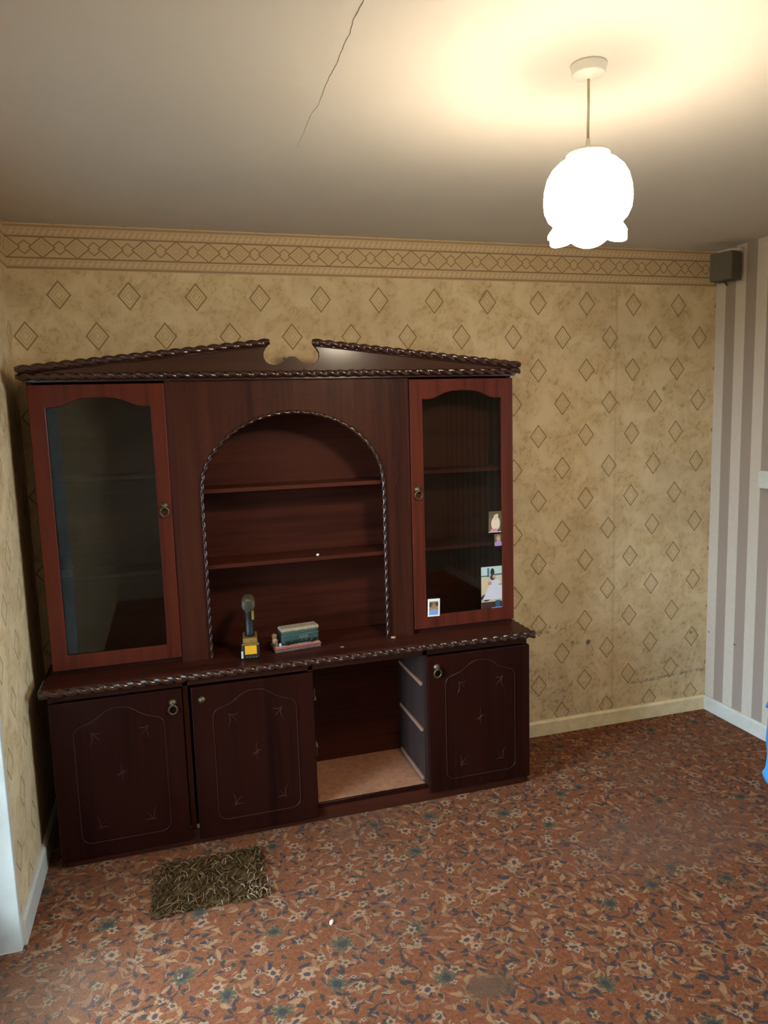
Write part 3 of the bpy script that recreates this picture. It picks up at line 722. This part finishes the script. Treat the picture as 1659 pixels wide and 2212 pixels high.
for i in range(5): add_box(bmv, -0.018 + i * .009, -0.0135 + i * .009, -0.0528, -0.0515, 0.006, 0.013)
lp('lettering', bmv, 'greytin', bt)

# ------------------------------------------------------------------ small model vehicle
vh = empty('model_bus', (0.995, -0.285, ZT), math.radians(7.5), label='small teal model bus with dusty roof on a red-edged plinth', category='model')
pb = lp('plinth', box(-0.097, 0.095, -0.040, 0.040, 0.0, 0.012, 0.004, 2), 'greytin', vh)
lp('red_edge', box(-0.0985, 0.0965, -0.0415, 0.0415, 0.011, 0.020, 0.003, 2), 'redtin', pb)
lp('deck', box(-0.094, 0.092, -0.037, 0.037, 0.0195, 0.0225, 0.001), 'roofdust', pb)
bd = lp('body', box(-0.066, 0.090, -0.029, 0.029, 0.030, 0.078, 0.006, 3), 'teal', vh)
lp('roof', box(-0.068, 0.092, -0.031, 0.031, 0.076, 0.092, 0.007, 3), 'roofdust', vh)
lp('waist_rail', box(-0.067, 0.0905, -0.0305, 0.0305, 0.060, 0.064, 0.001), 'tealpale', bd)
lp('side_sign', box(0.005, 0.045, -0.0305, -0.0285, 0.044, 0.058, 0.0005), 'tealpale', bd)
lp('windscreen', box(-0.0675, -0.0655, -0.022, 0.022, 0.045, 0.070, 0.0005), 'black', bd)
for x0, x1 in ((-0.052, -0.030), (-0.024, -0.002), (0.002, 0.012), (0.020, 0.030), (0.040, 0.055), (0.062, 0.082)):
    lp('window', box(x0, x1, -0.0300, -0.0280, 0.031, 0.041, 0.0004), 'black', bd)
for x in (-0.040, 0.062):
    for yy in (-0.026, 0.026): lp('wheel', lathe([(0.0, yy - .004), (0.009, yy - .004), (0.010, yy - .002), (0.010, yy + .002), (0.009, yy + .004), (0.0, yy + .004)], 16, x, 0.031, None, 'y'), 'black', vh, smooth=True)
for yy, zz, xx in ((-0.014, 0.046, -0.092), (0.018, 0.054, -0.084)):
    bmq = lathe([(0.0, -0.012), (0.008, -0.010), (0.0125, -0.001), (0.010, 0.008), (0.0, 0.012)], 14)
    bmq.transform(Matrix.Translation((xx, yy, zz)) @ Matrix.Rotation(0.6, 4, 'Y'))
    tube([(xx + .002, yy, zz - .004), (xx + .012, yy, 0.021)], 0.005, 8, bmq, ref=(0, 1, 0))
    lp('front_figure', bmq, 'tanbit', vh, smooth=True)
lp('headlamp', box(-0.078, -0.0685, -0.030, -0.0235, 0.0215, 0.036, 0.002), 'bluewhite', vh)

# ------------------------------------------------------------------ crumbs and scraps
def chip(name, loc, s, mat, label, cat):
    bm = bmesh.new(); bmesh.ops.create_icosphere(bm, subdivisions=2, radius=1.0)
    for v in bm.verts: v.co *= 1 + random.uniform(-.18, .18)
    bm.transform(Matrix.Diagonal((s[0], s[1], s[2], 1)))
    mz = min(v.co.z for v in bm.verts); bm.transform(Matrix.Translation((0, 0, -mz)))
    return obj(name, bm, mat, None, loc, True, label=label, category=cat)
chip('plaster_crumb', (1.106, -0.255, 1.066), (.006, .005, .0055), 'scrap', 'tiny white crumb lying on the lower shelf of the arched niche', 'crumb')
s_ = chip('paper_scrap', (0.954, -1.015, 0.0), (.006, .014, .003), 'scrap', 'small white paper scrap lying on the open carpet', 'scrap'); s_.rotation_euler = (0, 0, -0.4)
chip('dust_fleck', (1.172, -0.352, ZT), (.010, .007, .0012), 'tanbit', 'small tan mark on the worktop right of the model bus', 'crumb')
chip('wood_splinter', (1.402, -0.318, ZT), (.012, .014, .004), 'tanbit', 'orange wood splinter at the foot of the arch on the worktop', 'splinter')

# ------------------------------------------------------------------ frayed carpet patch
fp = empty('frayed_carpet_patch', (0.59, -0.66, 0.0), label='bare brown frayed patch in the carpet before the cabinet doors', category='carpet patch')
bm = bmesh.new(); NXg, NYg = 24, 16; gv = {}
cor_ = [(-0.205, -0.135), (0.175, -0.165), (0.200, 0.155), (-0.175, 0.125)]
for i in range(NXg + 1):
    for j in range(NYg + 1):
        s, t = i / NXg, j / NYg
        ax = cor_[0][0] * (1 - s) + cor_[1][0] * s; ay = cor_[0][1] * (1 - s) + cor_[1][1] * s
        bx_ = cor_[3][0] * (1 - s) + cor_[2][0] * s; by = cor_[3][1] * (1 - s) + cor_[2][1] * s
        e = i in (0, NXg) or j in (0, NYg)
        jx, jy = (random.uniform(-.009, .009), random.uniform(-.009, .009)) if e else (0, 0)
        gv[i, j] = bm.verts.new((ax * (1 - t) + bx_ * t + jx, ay * (1 - t) + by * t + jy, 0.0012 if e else 0.003 + random.uniform(0, .003)))
for i in range(NXg):
    for j in range(NYg): bm.faces.new((gv[i, j], gv[i + 1, j], gv[i + 1, j + 1], gv[i, j + 1]))
obj('backing', bm, 'backing', fp)
def threads(n, mat, rad, L0, L1, seed, bias=None):
    rnd = random.Random(seed); bm = bmesh.new()
    for _ in range(n):
        if bias: x, y_ = rnd.gauss(bias[0], bias[2]), rnd.gauss(bias[1], bias[3])
        else: x, y_ = rnd.uniform(-.205, .205), rnd.uniform(-.16, .155)
        a = rnd.gauss(1.35, 0.55) + (math.pi if rnd.random() < .5 else 0); L = rnd.uniform(L0, L1); k = rnd.gauss(0, 14); pts = []
        for i in range(7):
            t = i / 6; x = max(-.20, min(.195, x)); y_ = max(-.155, min(.145, y_)); pts.append((x, y_, 0.0035 + 0.007 * math.sin(math.pi * t) + rnd.uniform(0, .0015)))
            x += math.cos(a) * L / 6; y_ += math.sin(a) * L / 6; a += k * L / 6
        tube(pts, lambda t: rad * (1 - .5 * t), 4, bm)
    obj('loose_thread', bm, mat, fp, kind='stuff')
threads(260, 'thread2', 0.0028, .02, .06, 1); threads(130, 'thread1', 0.0026, .02, .07, 2); threads(24, 'thread3', 0.0017, .02, .05, 3, (0.15, -0.10, .025, .025)); threads(16, 'thread3', 0.0018, .02, .05, 5)

# ------------------------------------------------------------------ pendant lamp
LX, LY = 1.512, -1.607
pn = empty('pendant_lamp', (LX, LY, H), label='lit white opal glass pendant lamp with frilled rim', category='lamp')
lp('ceiling_rose', lathe([(0.0, 0.0), (0.041, 0.0), (0.0405, -0.004), (0.0385, -0.0045), (0.0375, -0.019), (0.034, -0.023), (0.010, -0.026), (0.006, -0.030), (0.0, -0.030)], 40), 'rosewhite', pn, smooth=True)
lp('flex', tube([(0, 0, -0.026), (0.0005, 0, -0.08), (-0.0005, 0, -0.13), (0, 0, -0.180)], 0.0032, 10, ref=(0, 1, 0)), 'flex', pn, smooth=True)
lp('lamp_holder', lathe([(0.0, -0.158), (0.004, -0.158), (0.008, -0.178), (0.012, -0.186), (0.048, -0.188), (0.050, -0.193), (0.049, -0.202), (0.0, -0.202)], 32), 'rosewhite', pn, smooth=True)
prof = [(r * 0.86, -0.197 + (z + 0.190) * 0.89) for r, z in [(0.056, -0.190), (0.060, -0.196), (0.078, -0.206), (0.095, -0.222), (0.107, -0.242), (0.1145, -0.270), (0.1165, -0.298), (0.1135, -0.322), (0.104, -0.342), (0.093, -0.352), (0.0905, -0.358), (0.094, -0.365), (0.101, -0.374), (0.106, -0.383), (0.105, -0.390)]]
bm = bmesh.new(); SEG = 72; rings = []
def ring_at(r, z, t):
    out = []
    for k in range(SEG):
        a = 2 * math.pi * k / SEG; w = math.cos(6 * a + 0.5)
        rr = r + t * 0.006 * w; zz = z + t * 0.008 * (abs(math.cos(3 * a + .25)) ** .7 * -1.6 + 1.0)
        out.append(bm.verts.new((rr * math.cos(a), rr * math.sin(a), zz)))
    return out
for i, (r, z) in enumerate(prof): rings.append(ring_at(r, z, max(0, (i - 10) / 4)))
for i, (r, z) in list(enumerate(prof))[::-1]: rings.append(ring_at(r - 0.003, z + .0005, max(0, (i - 10) / 4)))
for a, b_ in zip(rings, rings[1:] + rings[:1]):
    for k in range(SEG): bm.faces.new((a[k], a[(k + 1) % SEG], b_[(k + 1) % SEG], b_[k]))
lp('glass_shade', bm, 'opal', pn, smooth=True)

# ------------------------------------------------------------------ corner speaker
A = Vector((3.0975, -0.139, 0)); B = Vector((3.131, -0.245, 0)); fd = (B - A); Lf = fd.length; ang = math.atan2(fd.y, fd.x)
sp = empty('wall_speaker', ((A + B) / 2).to_tuple()[:2] + (2.222,), ang, label='small dusty black speaker mounted high in the right corner', category='speaker')
hw = Lf / 2
lp('speaker_box', box(-hw, hw, 0.006, 0.085, 0.0, 0.130, 0.004, 2), 'speaker', sp)
lp('grille', box(-hw + .001, hw - .001, -0.001, 0.008, 0.001, 0.129, 0.003, 2), 'grille', sp)
bmq = tube([(0.0, 0.05, 0.128), (0.0, 0.06, 0.145), (0.02, 0.10, 0.150), (0.035, 0.128, 0.150)], 0.007, 10, ref=(1, 0, 0))
lp('bracket', bmq, 'rosewhite', sp, smooth=True)
lp('cable', tube([(0.0, 0.03, 0.002), (0.004, 0.045, -0.014), (0.0, 0.06, -0.018)], 0.004, 8, ref=(1, 0, 0)), 'black', sp, smooth=True)

# ------------------------------------------------------------------ mantel shelf end and blue bag at the right edge
obj('mantel_shelf', box(W - 0.06, W, -1.55, -0.378, 1.241, 1.323, 0.004, 2), 'white', label='thick white painted shelf fixed on the striped right wall', category='shelf')
bg_ = empty('blue_bag', (3.045, -0.825, 0.0), label='light blue plastic bag standing on the carpet at the right edge', category='bag')
bm = bmesh.new(); rings = []; NB = 40
for z, s in ((0.0, 1.0), (0.012, 1.04), (0.034, 1.07), (0.050, 1.0), (0.068, .955), (0.12, .95), (0.18, .98), (0.24, 1.0), (0.30, 0.99), (0.33, .96)):
    ring = []
    for k in range(NB):
        a = 2 * math.pi * k / NB; ca, sa = math.cos(a), math.sin(a)
        px = 0.105 * math.copysign(abs(ca) ** .55, ca); py = 0.11 * math.copysign(abs(sa) ** .55, sa)
        wv = 1 + 0.025 * math.sin(5 * a + z * 20) + 0.02 * math.sin(9 * a - z * 33)
        ring.append(bm.verts.new((px * s * wv, py * s * wv, z + (0.012 * math.sin(4 * a) if z > .29 else 0))))
    rings.append(ring)
for a, b_ in zip(rings, rings[1:]):
    for k in range(NB): bm.faces.new((a[k], a[(k + 1) % NB], b_[(k + 1) % NB], b_[k]))
bm.faces.new(rings[0][::-1])
o = obj('bag_body', bm, 'bluebag', bg_, smooth=True)
md = o.modifiers.new('solid', 'SOLIDIFY'); md.thickness = 0.002; md.offset = -1
for sy in (-0.06, 0.06):
    pts = [(0.0 + (0.09 if sy > 0 else -0.09) * 0 , 0, 0)]
    lp('handle', tube([(-0.05, sy * 2.2, 0.31), (-0.045, sy * 1.9, 0.36), (-0.02, sy * 1.6, 0.385), (0.02, sy * 1.6, 0.385), (0.045, sy * 1.9, 0.36), (0.05, sy * 2.2, 0.31)], 0.006, 8, ref=(0, 1, 0)), 'bluebag', bg_, smooth=True)
